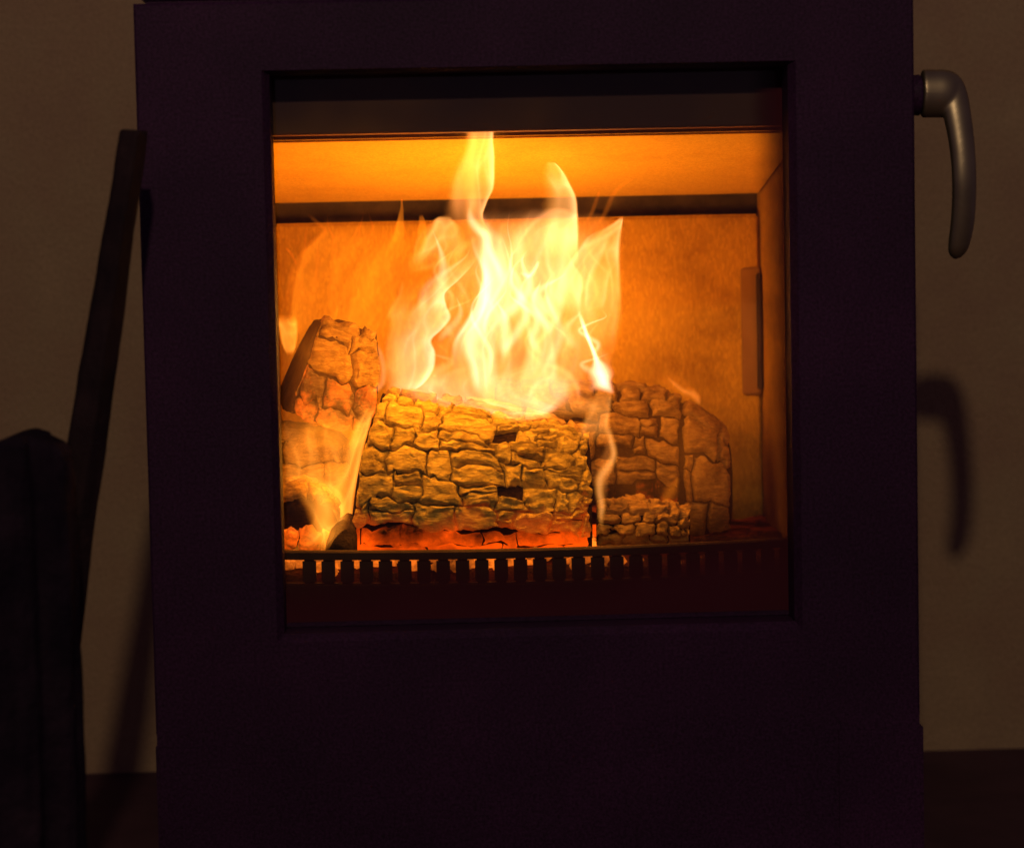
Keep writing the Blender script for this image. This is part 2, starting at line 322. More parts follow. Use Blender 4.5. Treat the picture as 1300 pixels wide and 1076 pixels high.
# log retainer: a gently bowed slotted guard
ret = bpy.data.objects.new('log_retainer', None); link(ret, stove); ret.empty_display_size = 0.02
RY = lambda x: 0.064-0.024*(1-((x-0.003)/0.172)**2)
def bowed(name, z0, z1, th, x0=-0.168, x1=0.174, n=40):
    v, f = [], []
    for i in range(n+1):
        x = x0+(x1-x0)*i/n; y = RY(x)
        v += [(x, y, z0), (x, y, z1-0.0012), (x, y+0.0012, z1), (x, y+th, z1), (x, y+th, z0)]
    for i in range(n):
        for k in range(5):
            l = (k+1) % 5; f.append((i*5+k, (i+1)*5+k, (i+1)*5+l, i*5+l))
    f.append((0, 1, 2, 3, 4)); f.append(tuple(n*5+k for k in (4, 3, 2, 1, 0)))
    o = mesh(name, v, f, M_iron); o.parent = ret; return o
bowed('top_rail', 0.2312, 0.2372, 0.006)
bowed('lower_plate', 0.166, 0.2155, 0.006)
bar_me = None
for i in range(28):
    x = at(403+24.5*i, 712, 0.045).x - 0.0062
    if bar_me is None:
        o = box('bar', -0.0045, 0.0045, 0.0006, 0.0054, 0.2153, 0.2314, M_iron, ret, 0.0012); bar_me = o.data
    else:
        o = bpy.data.objects.new('bar', bar_me); link(o, ret)
    o.location = (x, RY(x), 0)

# ------------------------------------------------------------------ logs in the fire
def loft_fn(stations):
    K = len(stations)
    def S(u, s):
        return cr([cr(st, s) for st in stations], u)
    return S
def nrm(S, u, s, e=0.01):
    a = S(min(1, u+e), s)-S(max(0, u-e), s); b = S(u, min(1, s+e))-S(u, max(0, s-e))
    n = a.cross(b)
    return n.normalized() if n.length > 1e-12 else Vector((0, -1, 0))
def log_core(name, S, mt, parent, depth, nu=40, ns=40, rough=0.0015, seed=0):
    v, f = [], []
    ctr = [sum((S(i/nu, j/ns) for j in range(ns)), Vector())/ns for i in range(nu+1)]
    for i in range(nu+1):
        for j in range(ns):
            p = S(i/nu, j/ns); d = (ctr[i]-p); d.normalize()
            k = noise.fractal(p*60+Vector((seed, 0, 0)), 1, 2, 5)
            v.append(p + d*(depth + rough*k))
    for i in range(nu):
        for j in range(ns):
            l = (j+1) % ns
            f.append((i*ns+j, i*ns+l, (i+1)*ns+l, (i+1)*ns+j))
    a = len(v); v.append(ctr[0]); b = len(v); v.append(ctr[nu])
    for j in range(ns):
        l = (j+1) % ns
        f.append((a, l, j)); f.append((b, nu*ns+j, nu*ns+l))
    return mesh(name, v, f, mt, parent, True)
def char_block(S, u0, u1, s0, s1, h, sink, mt, parent, wav, g=13, wr=0.0010, sgn=1, seed=0, crack=1.0):
    v, f = [], []
    sx, sy = random.uniform(-.35, .35), random.uniform(-.35, .35)
    hh = h*random.uniform(0.6, 1.3)
    lu = (S((u1+u0)/2, (s0+s1)/2)-S(u0, (s0+s1)/2)).length*2; ls = (S((u0+u1)/2, (s0+s1)/2)-S((u0+u1)/2, s0)).length*2
    cw = [crack*(random.uniform(.0005, .0011) if random.random() < .78 else random.uniform(.0016, .0030)) for _ in range(4)]
    off = Vector((random.random()*20, random.random()*20, seed))
    for i in range(g+1):
        for j in range(g+1):
            a, b = 0.5-0.5*math.cos(math.pi*i/g), 0.5-0.5*math.cos(math.pi*j/g)
            uu, ss = u0+(u1-u0)*a, s0+(s1-s0)*b
            du, ds = wav(uu, ss)
            uu = max(0.001, min(.999, uu+du)); ss = max(0.0, min(1.0, ss+ds))
            p = S(uu, ss); n = nrm(S, uu, ss)*sgn
            wn = 1+0.6*noise.noise(p*160+off)
            dd = min(a*lu/cw[0], (1-a)*lu/cw[1], b*ls/cw[2], (1-b)*ls/cw[3])*wn
            pill = sm(0, 1.6, dd)**0.7 if 0 < i < g and 0 < j < g else 0
            dome = ((1-abs(2*a-1)**3)*(1-abs(2*b-1)**3))**0.5
            k = noise.fractal(Vector((p.x*140, p.y*140, p.z*300))+off, 0.9, 2.1, 4)
            k2 = 1-abs(noise.noise(Vector((p.x*110, p.y*110, p.z*260))+off))
            out = -sink+(sink+hh*(0.62+0.38*dome)*(1+sx*(2*a-1)+sy*(2*b-1)))*pill + (wr*k + wr*1.5*(k2**3-0.4))*pill
            v.append(p+n*out)
    for i in range(g):
        for j in range(g):
            q = (i*(g+1)+j, i*(g+1)+j+1, (i+1)*(g+1)+j+1, (i+1)*(g+1)+j)
            f.append(q if sgn < 0 else q[::-1])
    return mesh('char_block', v, f, mt, parent, True)
def rows_of_blocks(S, parent, mt, s_edges, width, u_rng=(0.0, 1.0), gap_u=0.004, gap_s=0.006, h=0.0022, sink=0.006, jit=0.25, wavA=(0.012, 0.012), freq=60, hot=None, skip=0.0, sgn=1, wr=0.001, seed=0, split=0.0, crack=1.0):
    def wav(u, s):
        p = Vector((u*freq*0.14, s*freq*0.22, seed*3.3))
        return 1.5*wavA[0]*noise.fractal(p, .8, 2, 3), 1.5*wavA[1]*noise.fractal(p+Vector((9.1, 3.7, 1)), .8, 2, 3)
    for r in range(len(s_edges)-1):
        s0, s1 = s_edges[r], s_edges[r+1]
        u = u_rng[0]+(random.random()*width(u_rng[0])*0.3 if r % 2 else 0)
        if r % 2: cells = [(u_rng[0], u)] if u-u_rng[0] > 0.03 else []
        else: cells = []
        while u < u_rng[1]-0.015:
            ww = width(u)*random.uniform(1-jit, 1+jit)
            e = min(u_rng[1], u+ww)
            if u_rng[1]-e < width(u)*0.35: e = u_rng[1]
            cells.append((u, e)); u = e
        for (a, b) in cells:
            c_ = (a+b)/2; val = lambda q: q(c_) if callable(q) else q
            if b-a < 0.02: continue
            m = mt
            if hot and hot(r, (a+b)/2): m = M_hot
            parts = [(a, b, s0, s1)]
            if random.random() < val(split):
                k = random.uniform(.4, .6)
                parts = [(a, b, s0, s0+(s1-s0)*k), (a, b, s0+(s1-s0)*k, s1)]
            for (c, d, e0, e1) in parts:
                if len(parts) > 1 and random.random() < val(skip)*2: continue
                char_block(S, c, d, e0, e1, h, sink, m, parent, wav, sgn=sgn, wr=val(wr), seed=seed, crack=crack)

A = at
# large front log: split face towards the glass
fl = thing('firewood_log', 'large split log at the front, ash covered char blocks facing the glass', 'log', A(600, 700, .12))
st_front = [
    [A(442, 706, .090), A(447, 650, .086), A(456, 590, .094), A(472, 530, .106), A(487, 499, .122), A(486, 496, .150), A(474, 540, .178), A(452, 640, .185), A(443, 704, .170), A(442, 706, .090)],
    [A(540, 708, .084), A(540, 655, .080), A(541, 600, .088), A(546, 545, .100), A(549, 512, .118), A(556, 503, .150), A(550, 555, .190), A(540, 640, .200), A(540, 706, .180), A(540, 708, .084)],
    [A(650, 707, .090), A(650, 660, .086), A(651, 610, .094), A(652, 560, .106), A(654, 530, .124), A(660, 520, .160), A(655, 570, .200), A(650, 640, .210), A(650, 705, .185), A(650, 707, .090)],
    [A(752, 706, .102), A(752, 665, .098), A(752, 620, .106), A(750, 578, .118), A(747, 552, .134), A(746, 545, .165), A(748, 590, .205), A(752, 650, .212), A(752, 704, .190), A(752, 706, .102)]]
S1 = loft_fn(st_front)
log_core('log_core', S1, M_black, fl, 0.0045, 44, 54, 0.001, 1)
random.seed(21)
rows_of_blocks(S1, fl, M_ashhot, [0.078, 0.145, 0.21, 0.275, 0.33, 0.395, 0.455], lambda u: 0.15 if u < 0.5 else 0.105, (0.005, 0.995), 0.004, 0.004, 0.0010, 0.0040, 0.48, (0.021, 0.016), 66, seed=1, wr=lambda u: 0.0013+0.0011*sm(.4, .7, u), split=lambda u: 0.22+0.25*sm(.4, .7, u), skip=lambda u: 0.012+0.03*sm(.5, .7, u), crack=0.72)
rows_of_blocks(S1, fl, M_hot, [0.003, 0.040, 0.078], lambda u: 0.26, (0.005, 0.965), 0.003, 0.003, 0.0016, 0.006, 0.5, (0.02, 0.014), 70, seed=2, wr=0.0017, crack=0.8)
rows_of_blocks(S1, fl, M_ash2, [0.46, 0.53], lambda u: 0.17, (0.01, 0.99), 0.004, 0.004, 0.0016, 0.006, 0.4, (0.012, 0.008), 70, seed=3)

# right log behind it, round with a blunt right end
rl = thing('firewood_log', 'round charred log on the right with brick-like cracks, behind the front log', 'log', A(800, 690, .22))
def ringpts(x, yt, yb, Yc, ry, lean=0.0, n=12):
    out = []
    cyp, hy = (yt+yb)/2, (yb-yt)/2
    for k in range(n+1):
        a = math.pi/2*1.15 + 2*math.pi*k/n     # from bottom-front upwards over the front
        out.append(A(x+lean*math.sin(a)*hy, cyp+hy*math.sin(a), Yc+ry*math.cos(a)))
    return out
S2 = loft_fn([ringpts(628, 486, 700, .245, .042), ringpts(700, 484, 698, .243, .044), ringpts(780, 487, 697, .240, .046), ringpts(840, 494, 696, .238, .046), ringpts(884, 515, 694, .236, .044), ringpts(912, 535, 690, .236, .042), ringpts(926, 556, 680, .236, .036), ringpts(930, 595, 650, .236, .018)])
log_core('log_core', S2, M_black, rl, 0.004, 60, 48, 0.001, 3)
random.seed(33)
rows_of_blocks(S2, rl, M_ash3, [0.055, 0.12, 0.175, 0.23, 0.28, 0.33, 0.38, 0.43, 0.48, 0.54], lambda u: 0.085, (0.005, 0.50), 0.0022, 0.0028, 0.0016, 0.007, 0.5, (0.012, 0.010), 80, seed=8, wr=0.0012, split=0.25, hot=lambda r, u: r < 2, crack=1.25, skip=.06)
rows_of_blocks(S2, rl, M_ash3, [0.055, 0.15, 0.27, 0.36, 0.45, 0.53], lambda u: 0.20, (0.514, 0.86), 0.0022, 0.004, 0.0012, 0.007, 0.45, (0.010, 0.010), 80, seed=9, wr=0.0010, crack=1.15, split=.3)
# short flaky log low at the right, in front of the round one
sl = thing('firewood_log', 'short flaky log end low at right, in front of the round charred log', 'log', A(820, 694, .14))
S3 = loft_fn([ringpts(757, 640, 704, .150, .026), ringpts(800, 634, 704, .148, .028), ringpts(845, 640, 703, .147, .028), ringpts(876, 648, 700, .147, .026)])
log_core('log_core', S3, M_black, sl, 0.0035, 30, 36, 0.001, 4)
random.seed(44)
rows_of_blocks(S3, sl, M_ash2, [0.17, 0.24, 0.31, 0.38, 0.45, 0.55], lambda u: 0.17, (0.01, 0.99), 0.008, 0.005, 0.0024, 0.005, 0.4, (0.03, 0.02), 60, seed=12, wr=0.0017)
rows_of_blocks(S3, sl, M_ash2, [0.02, 0.10, 0.17], lambda u: 0.3, (0.01, 0.99), 0.006, 0.004, 0.001, 0.004, 0.4, (0.03, 0.02), 60, seed=13, wr=0.0008)
# upper left chunk: bark on the left flank, split burnt face to the right
ul = thing('firewood_log', 'tilted split log at upper left with dark bark on its left flank', 'log', A(420, 530, .16))
st_ul = [
    [A(366, 528, .135), A(384, 470, .140), A(399, 425, .146), A(409, 404, .158), A(400, 401, .185), A(378, 440, .215), A(352, 500, .205), A(356, 520, .16), A(366, 528, .135)],
    [A(425, 545, .128), A(432, 490, .134), A(438, 445, .142), A(446, 415, .156), A(444, 408, .19), A(430, 440, .225), A(412, 505, .215), A(418, 540, .165), A(425, 545, .128)],
    [A(474, 552, .136), A(480, 500, .142), A(482, 455, .150), A(479, 424, .164), A(478, 418, .195), A(474, 450, .225), A(470, 510, .215), A(472, 548, .17), A(474, 552, .136)]]
S4 = loft_fn(st_ul)
log_core('log_core', S4, M_bark, ul, 0.003, 40, 50, 0.003, 6)
random.seed(9)
rows_of_blocks(S4, ul, M_ash2, [0.14, 0.26, 0.33, 0.41], lambda u: 0.62, (0.02, 0.985), 0.006, 0.004, 0.0014, 0.005, 0.35, (0.03, 0.02), 60, seed=15, wr=0.0018)
rows_of_blocks(S4, ul, M_fleck, [0.005, 0.06, 0.14], lambda u: 0.34, (0.01, 0.985), 0.006, 0.003, 0.0014, 0.004, 0.4, (0.03, 0.02), 60, seed=16, wr=0.0018)
# lower left logs
ll = thing('firewood_log', 'pale burning log wedged under the tilted log at left', 'log', A(400, 620, .17))
S5 = loft_fn([ringpts(340, 535, 640, .185, .030), ringpts(385, 538, 635, .180, .032), ringpts(425, 548, 622, .176, .030), ringpts(444, 560, 610, .174, .022)])
log_core('log_core', S5, M_black, ll, 0.003, 30, 40, 0.001, 7)
random.seed(5)
rows_of_blocks(S5, ll, M_ash2, [0.06, 0.2, 0.34, 0.48, 0.58], lambda u: 0.5, (0.01, 0.99), 0.008, 0.006, 0.001, 0.004, 0.4, (0.03, 0.02), 60, seed=18, wr=0.0012)
bl = thing('firewood_log', 'small log in the lower left corner with a black burnt out end', 'log', A(395, 700, .12))
S6 = loft_fn([ringpts(350, 612, 704, .120, .024), ringpts(378, 606, 704, .118, .027), ringpts(405, 612, 704, .118, .026), ringpts(432, 640, 703, .12, .018)])
log_core('log_core', S6, M_black, bl, 0.0035, 30, 40, 0.0015, 8)
rows_of_blocks(S6, bl, M_fleck, [0.03, 0.16], lambda u: 0.35, (0.01, 0.99), 0.01, 0.006, 0.001, 0.004, 0.4, (0.03, 0.02), 60, seed=19, wr=0.001)
rows_of_blocks(S6, bl, M_ash2, [0.30, 0.40, 0.5, 0.6], lambda u: 0.4, (0.01, 0.99), 0.01, 0.006, 0.001, 0.004, 0.4, (0.03, 0.02), 60, seed=20, wr=0.001)
wd = thing('firewood_log', 'narrow upright wood chip beside the left foot of the large front log', 'log', A(440, 704, .10))
tube('log_core', [(A(433, 706, .082), .011), (A(434, 690, .083), .0105), (A(437, 675, .085), .009), (A(441, 662, .088), .006), (A(444, 652, .090), .002)], M_bark, wd, 12, 0.8)

# ember bed: glowing chunks nobody could count, and the ash they lie on
def chunk_field(name, spots, mt):
    v, f = [], []
    for (x, y, z, r) in spots:
        b = len(v); pts = []
        rot = Matrix.Rotation(random.uniform(0, 6.28), 3, Vector((random.random()-.5, random.random()-.5, random.random()-.5)).normalized())
        for q in ((1, 0, 0), (-1, 0, 0), (0, 1, 0), (0, -1, 0), (0, 0, 1), (0, 0, -1), (.6, .6, .6), (-.6, .6, .6), (.6, -.6, .6), (-.6, -.6, .6), (.6, .6, -.6), (-.6, .6, -.6), (.6, -.6, -.6), (-.6, -.6, -.6)):
            pts.append(Vector((x, y, z))+rot @ (Vector(q)*r*random.uniform(.7, 1.25)))
        bm = bmesh.new()
        for p in pts: bm.verts.new(p)
        bmesh.ops.convex_hull(bm, input=bm.verts)
        bm.verts.index_update()
        for q in bm.verts: v.append(q.co.copy())
        for q in bm.faces: f.append(tuple(b+k.index for k in q.verts))
        bm.free()
    return mesh(name, v, f, mt)
random.seed(3)
sp = []
for i in range(900):
    x = random.uniform(FX0+.008, FX1-.008); y = random.uniform(0.074, 0.29)
    if x > 0.05 and (y > .1 or random.random() < 0.82): continue
    if x < -0.09 and y < 0.10 and random.random() < 0.75: continue
    sp.append((x, y, (0.2165 if y > .085 else 0.2185)+0.010*random.random()+0.02*(y-.07), random.uniform(.0028, .0075)*(0.62 if y < .085 else 1)))
tag(chunk_field('ember_bed', sp, M_ember), 'bed of glowing orange embers under the logs behind the slotted guard', 'embers', kind='stuff')
gx, gy = 60, 36; v, f = [], []
for i in range(gx+1):
    for j in range(gy+1):
        x = FX0+.001+(FX1-FX0-.002)*i/gx; y = 0.078+(FB-0.002-0.078)*j/gy
        v.append((x, y, 0.2190+0.03*(y-.078)+0.003*noise.fractal(Vector((x*50, y*50, 2)), 1, 2, 4)))
for i in range(gx):
    for j in range(gy): f.append((i*(gy+1)+j, (i+1)*(gy+1)+j, (i+1)*(gy+1)+j+1, i*(gy+1)+j+1))
M_ashbed = char('ash_bed', [(0.3, (0.022, 0.009, 0.005)), (0.7, (0.07, 0.035, 0.017))], 90, emit=((1, 0.07, 0.002), 0.45, 0.85, 0.35))
# the bed falls away towards the slotted guard, still faintly glowing
n0 = len(v); ns_ = 10
for i in range(gx+1):
    x, y, z = v[i*(gy+1)]
    for k in range(1, ns_+1):
        t = k/ns_; yb_ = RY(x)+0.0075
        v.append((x, y+(min(yb_, y-0.001)-y)*t, z-(z-0.168)*t**0.6+0.0012*noise.noise(Vector((x*120, t*6, 3)))))
idx = lambda i, k: i*(gy+1) if k == 0 else n0+i*ns_+k-1
for i in range(gx):
    for k in range(ns_): f.append((idx(i, k), idx(i, k+1), idx(i+1, k+1), idx(i+1, k)))
tag(mesh('ash_bed', v, f, M_ashbed, None, True), 'grey brown ash bed covering the firebox floor under the embers', 'ash', kind='stuff')

# ------------------------------------------------------------------ flames
def heat_mesh(name, v, f, heat, mt, parent):
    o = mesh(name, v, f, mt, parent, True)
    at_ = o.data.attributes.new('gas_glow', 'FLOAT', 'POINT'); at_.data.foreach_set('value', heat)
    return o
def sheet(rows, Y, mt, parent, t0=2.5, bulge=0.25, soft=(0.25, 0.25), rim=(0.6, 0.6), vf=(0.12, 0.3), wob=3.0, yamp=0.006, streak=0.5, nu=34, nv=84, seed=0, dY=0.0, axis=None):
    """a hollow tongue of burning gas, front and back skin; rows: (y, x_left, x_right) from the bottom up, in photograph pixels;
    axis: instead a path of (x, y, width) that a narrow tongue follows"""
    V, H = [], []
    for side in (0, 1):
        for j in range(nv+1):
            vv = j/nv
            if axis is None:
                row = cr(rows, vv); y, xl, xr = row[:3]; yl = yr = y
                Yr = row[3] if len(row) > 3 else Y
            else:
                x, y, wd_ = cr(axis, vv); x2, y2, _ = cr(axis, min(1, vv+.01)); x1, y1, _ = cr(axis, max(0, vv-.01))
                dx_, dy_ = x2-x1, y2-y1; l = math.hypot(dx_, dy_) or 1; nx_, ny_ = -dy_/l, dx_/l
                wd_ = max(wd_, 1.0); Yr = Y
                xl, yl, xr, yr = x+nx_*wd_, y+ny_*wd_, x-nx_*wd_, y-ny_*wd_
            wpx = math.hypot(xr-xl, yr-yl)
            for i in range(nu+1):
                u = i/nu
                q = Vector((u*0.9*max(.4, wpx/60)+seed*7.1, vv*2.2+seed*1.3, seed*2.9+side*5.3))
                k = 4*u*(1-u)
                dx = wob*(0.4+vv)*noise.noise(q*1.4)*k*1.6 + wob*0.7*noise.noise(Vector((seed*3.0, vv*5, 4.2)))
                dy = wob*noise.noise(q*1.3+Vector((3, 8, 1)))*k
                th = wpx*0.0005*(bulge if side == 0 else -bulge*0.7)*k**0.6
                yy = Yr + dY*vv - th + yamp*noise.noise(q*1.7+Vector((0, 0, 9)))*k
                V.append(A(xl+(xr-xl)*u+dx, yl+(yr-yl)*u+dy, yy))
                e = sm(0, soft[0], u)*sm(0, soft[1], 1-u)*sm(0, vf[0], vv)*sm(0, vf[1], 1-vv)
                rl, rr = rim[0]*math.exp(-((u-soft[0]*.5)/0.13)**2), rim[1]*math.exp(-((1-u-soft[1]*.5)/0.13)**2)
                # flow-aligned folds: bright ridges and darker hollows
                wq = Vector((u*1.5*max(.5, wpx/55)+0.5*noise.noise(Vector((vv*2.5, u*2, seed+side*3.0))), vv*1.25+seed*.37, seed*5.1+side*2.7))
                rg = (1-abs(noise.noise(wq*1.35)))**7
                lo = 0.5+0.75*noise.noise(wq*0.9+Vector((4, 4, 4)))
                b = (1-streak)*0.55 + streak*(0.22+0.62*max(0, lo)+0.95*rg)
                H.append(0.5*t0*0.5*e*(b+0.6*(rl+rr)) if 0 < i < nu and 0 < j < nv else 0.0)
    W = nu+1; O = W*(nv+1); f = []
    for j in range(nv):
        for i in range(nu):
            a, b, c, d = j*W+i, j*W+i+1, (j+1)*W+i+1, (j+1)*W+i
            f.append((a, b, c, d)); f.append((O+d, O+c, O+b, O+a))
    bd = [i for i in range(nu+1)]+[j*W+nu for j in range(1, nv+1)]+[nv*W+i for i in range(nu-1, -1, -1)]+[j*W for j in range(nv-1, 0, -1)]
    for k in range(len(bd)):
        a, b = bd[k], bd[(k+1) % len(bd)]; f.append((b, a, O+a, O+b))
    return heat_mesh('flame_tongue', V, f, H, mt, parent)
def filament(path, Y, mt, parent, flat=1.2, n=70, seg=12, wob=1.0, seed=0, t0=2.0):
    return sheet(None, Y, mt, parent, t0, 0.4, (.5, .5), (0, 0), (.22, .22), 0.0, 0.0, 0.0, 10, n, seed, 0.0, path)

FG = 'flames of the fire'
mf = thing('flame', 'tall main flame, white yellow, rising from the middle of the fire', 'flame', A(640, 520, .18))
# central plume and neck
sheet([(310, 588, 636, .175), (280, 584, 614, .172), (258, 586, 618, .165), (238, 583, 628, .145), (212, 582, 629, .105), (190, 587, 629, .076), (173, 589, 628, .054), (150, 590, 627, .051), (125, 590, 627, .051)], .185, F_gold, mf, 3.6, .22, (.5, .06), (0.0, 1.0), (.25, .12), yamp=.003, seed=1)
sheet([(320, 560, 640, .18), (285, 560, 620, .172), (258, 562, 612, .16), (234, 566, 606, .135), (208, 578, 604, .10), (188, 588, 606, .074), (171, 590, 608, .053), (150, 590, 608, .051), (125, 590, 608, .051)], .195, F_yel, mf, 2.6, .15, (.4, .4), (.2, .2), (.3, .12), yamp=.003, seed=2)
sheet([(300, 570, 625, .17), (262, 566, 616, .155), (232, 572, 612, .125), (204, 584, 618, .09), (182, 592, 622, .066), (168, 594, 623, .052), (140, 596, 624, .051)], .19, F_yel, mf, 2.0, .2, (.3, .3), (.3, .3), (.25, .12), yamp=.003, seed=41)
# white trunk
sheet([(505, 600, 645), (470, 592, 636), (435, 582, 640), (400, 598, 648), (370, 606, 650), (340, 606, 652), (310, 606, 650), (285, 598, 626), (262, 592, 612)], .180, F_white, mf, 1.25, .45, (.3, .4), (.5, .3), (.10, .35), seed=3, streak=.8)
sheet([(480, 570, 625), (440, 572, 618), (410, 588, 632), (380, 603, 648), (350, 610, 655), (320, 600, 640), (295, 596, 622)], .172, F_white, mf, 1.0, .4, (.15, .5), (1.0, .0), (.3, .35), seed=4, streak=.8)
# second trunk, right of it
sheet([(505, 648, 712), (470, 658, 712), (430, 664, 706), (400, 655, 716), (370, 640, 728), (340, 632, 734), (310, 640, 735), (280, 652, 733), (262, 668, 728)], .190, F_pale, mf, 2.0, .5, (.25, .2), (.5, .7), (.12, .3), seed=5, streak=.85)
sheet([(420, 640, 705), (390, 634, 700), (360, 628, 690), (330, 624, 676), (300, 626, 668), (275, 632, 668)], .205, F_pale, mf, 1.4, .3, (.3, .3), (.5, .3), (.35, .35), seed=6, streak=.85)
# arch on the right
sheet([(340, 680, 735, .175), (305, 678, 735, .172), (275, 684, 735, .165), (248, 686, 731, .15), (228, 684, 722, .125), (214, 687, 712, .11), (206, 691, 704, .10)], .183, F_gold, mf, 2.8, .55, (.5, .07), (.0, 1.3), (.2, .08), seed=7, streak=.7)
sheet([(330, 640, 730), (300, 655, 736), (283, 668, 736), (268, 690, 734)], .176, F_pale, mf, 1.9, .3, (.4, .1), (.1, .6), (.35, .2), seed=8, nv=50)
# right tongue
sheet([(420, 740, 793), (385, 745, 791), (350, 742, 789), (320, 735, 788), (298, 750, 789), (282, 778, 791), (274, 787, 792)], .186, F_gold, mf, 2.6, .5, (.4, .09), (.1, 1.2), (.5, .15), wob=2.5, seed=9, streak=.8)
sheet([(400, 690, 750), (375, 700, 752), (345, 712, 760), (320, 730, 772), (300, 745, 778), (290, 765, 786)], .178, F_pale, mf, 1.7, .5, (.12, .25), (1.0, .5), (.4, .35), seed=10)
sheet([(400, 700, 738), (380, 692, 740), (355, 695, 742), (330, 690, 728), (300, 690, 718)], .170, F_pale, mf, 1.7, .7, (.12, .12), (1.0, 1.0), (.25, .45), seed=11)
sheet([(396, 742, 768), (375, 740, 772), (350, 744, 776), (330, 752, 784)], .168, F_pale, mf, 1.5, .6, (.15, .15), (1.0, .8), (.3, .45), seed=12, nv=50)
# broad yellow body behind the bright tongues
sheet([(520, 500, 760), (480, 496, 770), (440, 500, 780), (400, 520, 790), (360, 530, 796), (320, 545, 796), (285, 560, 790), (262, 590, 750)], .215, F_yel, mf, 1.9, .10, (.2, .12), (.1, .3), (.08, .3), wob=6, yamp=.008, streak=.75, seed=51, nu=70, nv=100)
sheet([(520, 560, 740), (480, 570, 750), (440, 580, 760), (400, 590, 765), (360, 590, 770), (320, 585, 765), (285, 590, 745), (262, 620, 730)], .200, F_pale, mf, 1.3, .12, (.2, .2), (.2, .3), (.2, .3), wob=8, yamp=.01, streak=1.0, seed=52, nu=70, nv=100)
sheet([(470, 690, 780), (430, 700, 786), (395, 708, 790), (360, 712, 790), (330, 720, 788)], .205, F_yel, mf, 2.6, .15, (.3, .1), (.1, .4), (.4, .3), wob=4, streak=.6, seed=53)
# left lobes
sheet([(350, 505, 600), (330, 515, 600), (310, 528, 600), (292, 540, 590), (280, 548, 578), (274, 556, 572)], .188, F_gold, mf, 2.2, .4, (.25, .3), (.6, .2), (.4, .15), seed=13, streak=.8)
sheet([(420, 530, 600), (390, 540, 606), (360, 545, 612), (335, 560, 616), (312, 580, 620)], .196, F_yel, mf, 3.0, .3, (.4, .4), (.2, .2), (.3, .4), seed=14)
filament([(520, 345, 3), (545, 338, 6), (568, 328, 7), (590, 312, 7), (606, 300, 6)], .180, F_yel, mf, seed=2)
filament([(526, 330, 3), (528, 312, 4), (538, 295, 5), (556, 281, 6), (575, 272, 4)], .180, F_yel, mf, seed=3)
filament([(596, 262, 4), (598, 278, 7), (606, 290, 9), (618, 300, 9), (622, 318, 8), (634, 345, 8), (640, 370, 5)], .170, F_white, mf, seed=4)
filament([(660, 345, 3), (672, 350, 5), (680, 340, 4), (684, 330, 3)], .168, F_white, mf, seed=5)
filament([(655, 316, 3), (670, 292, 5), (692, 272, 7), (712, 268, 6), (730, 272, 4)], .172, F_pale, mf, seed=6)
filament([(735, 318, 3), (748, 310, 7), (765, 302, 6), (780, 293, 5), (790, 282, 2)], .172, F_pale, mf, seed=7)
# many thin wisps woven through the body of the fire
rw = random.Random(77)
for i in range(54):
    x0 = rw.choice((rw.uniform(515, 640), rw.uniform(600, 770), rw.uniform(600, 700))); y0 = rw.uniform(400, 505)
    hgt = rw.uniform(70, 190)*(1-abs(x0-650)/330); lean = rw.uniform(-25, 35)+(650-x0)*0.25
    amp, ph, fq = rw.uniform(6, 17), rw.uniform(0, 6.28), rw.uniform(1.0, 2.2); wmax = rw.uniform(4, 12)
    yt = max(262, y0-hgt); path = []
    for k in range(8):
        t = k/7; path.append((x0+lean*t+amp*math.sin(ph+fq*6.28*t*0.7)*(0.4+t), y0+(yt-y0)*t, wmax*(0.5+math.sin(math.pi*min(1, t*1.1)))*(1.15-t)))
    filament(path, rw.uniform(.150, .205), rw.choice((F_pale, F_pale, F_yel, F_white)), mf, n=44, seed=i, t0=rw.uniform(.7, 1.7))
# left billow
lb = thing('flame', 'creamy billowing flame curling up between the tilted log and the main flame', 'flame', A(510, 490, .16))
sheet([(505, 486, 505), (490, 487, 535), (470, 490, 551), (448, 492, 554), (432, 496, 549), (418, 503, 562), (403, 508, 573), (388, 520, 568), (372, 538, 566), (355, 552, 584), (335, 568, 602), (318, 582, 608)], .150, F_pale, lb, 3.2, .55, (.45, .05), (.1, .9), (.1, .3), wob=1.5, seed=15, nv=120)
sheet([(500, 484, 530), (470, 484, 525), (440, 486, 520), (415, 490, 525), (395, 492, 530), (375, 505, 535), (350, 520, 545)], .160, F_yel, lb, 3.0, .3, (.3, .5), (.3, .0), (.2, .4), seed=16)
filament([(470, 500, 3), (484, 488, 6), (487, 470, 6), (484, 452, 5), (479, 436, 3)], .132, F_pale, lb, seed=8)
filament([(490, 408, 3), (498, 390, 6), (508, 374, 5), (512, 355, 3)], .150, F_yel, lb, seed=9)
# low sheet along the top of the front log
bf = thing('flame', 'low translucent flame sheet rolling over the top of the front log', 'flame', A(610, 520, .15))
sheet([(528, 640, 690), (520, 560, 712), (508, 510, 728), (494, 492, 735), (480, 500, 732), (468, 520, 722), (458, 560, 700)], .128, F_pale, bf, 3.0, .10, (.2, .12), (.2, .5), (.10, .5), seed=17, nv=60, nu=60)
sheet([(531, 625, 705), (524, 610, 712), (510, 600, 712), (495, 600, 706), (478, 606, 700)], .120, F_yel, bf, 5.5, .35, (.3, .3), (.1, .1), (.06, .5), seed=18, nv=50)
filament([(600, 505, 3), (625, 522, 6), (650, 530, 7), (676, 527, 7), (698, 516, 5), (712, 503, 3)], .116, F_pale, bf, seed=10)
filament([(688, 462, 4), (706, 466, 7), (722, 476, 7), (732, 490, 6), (736, 510, 3)], .130, F_pale, bf, seed=11)
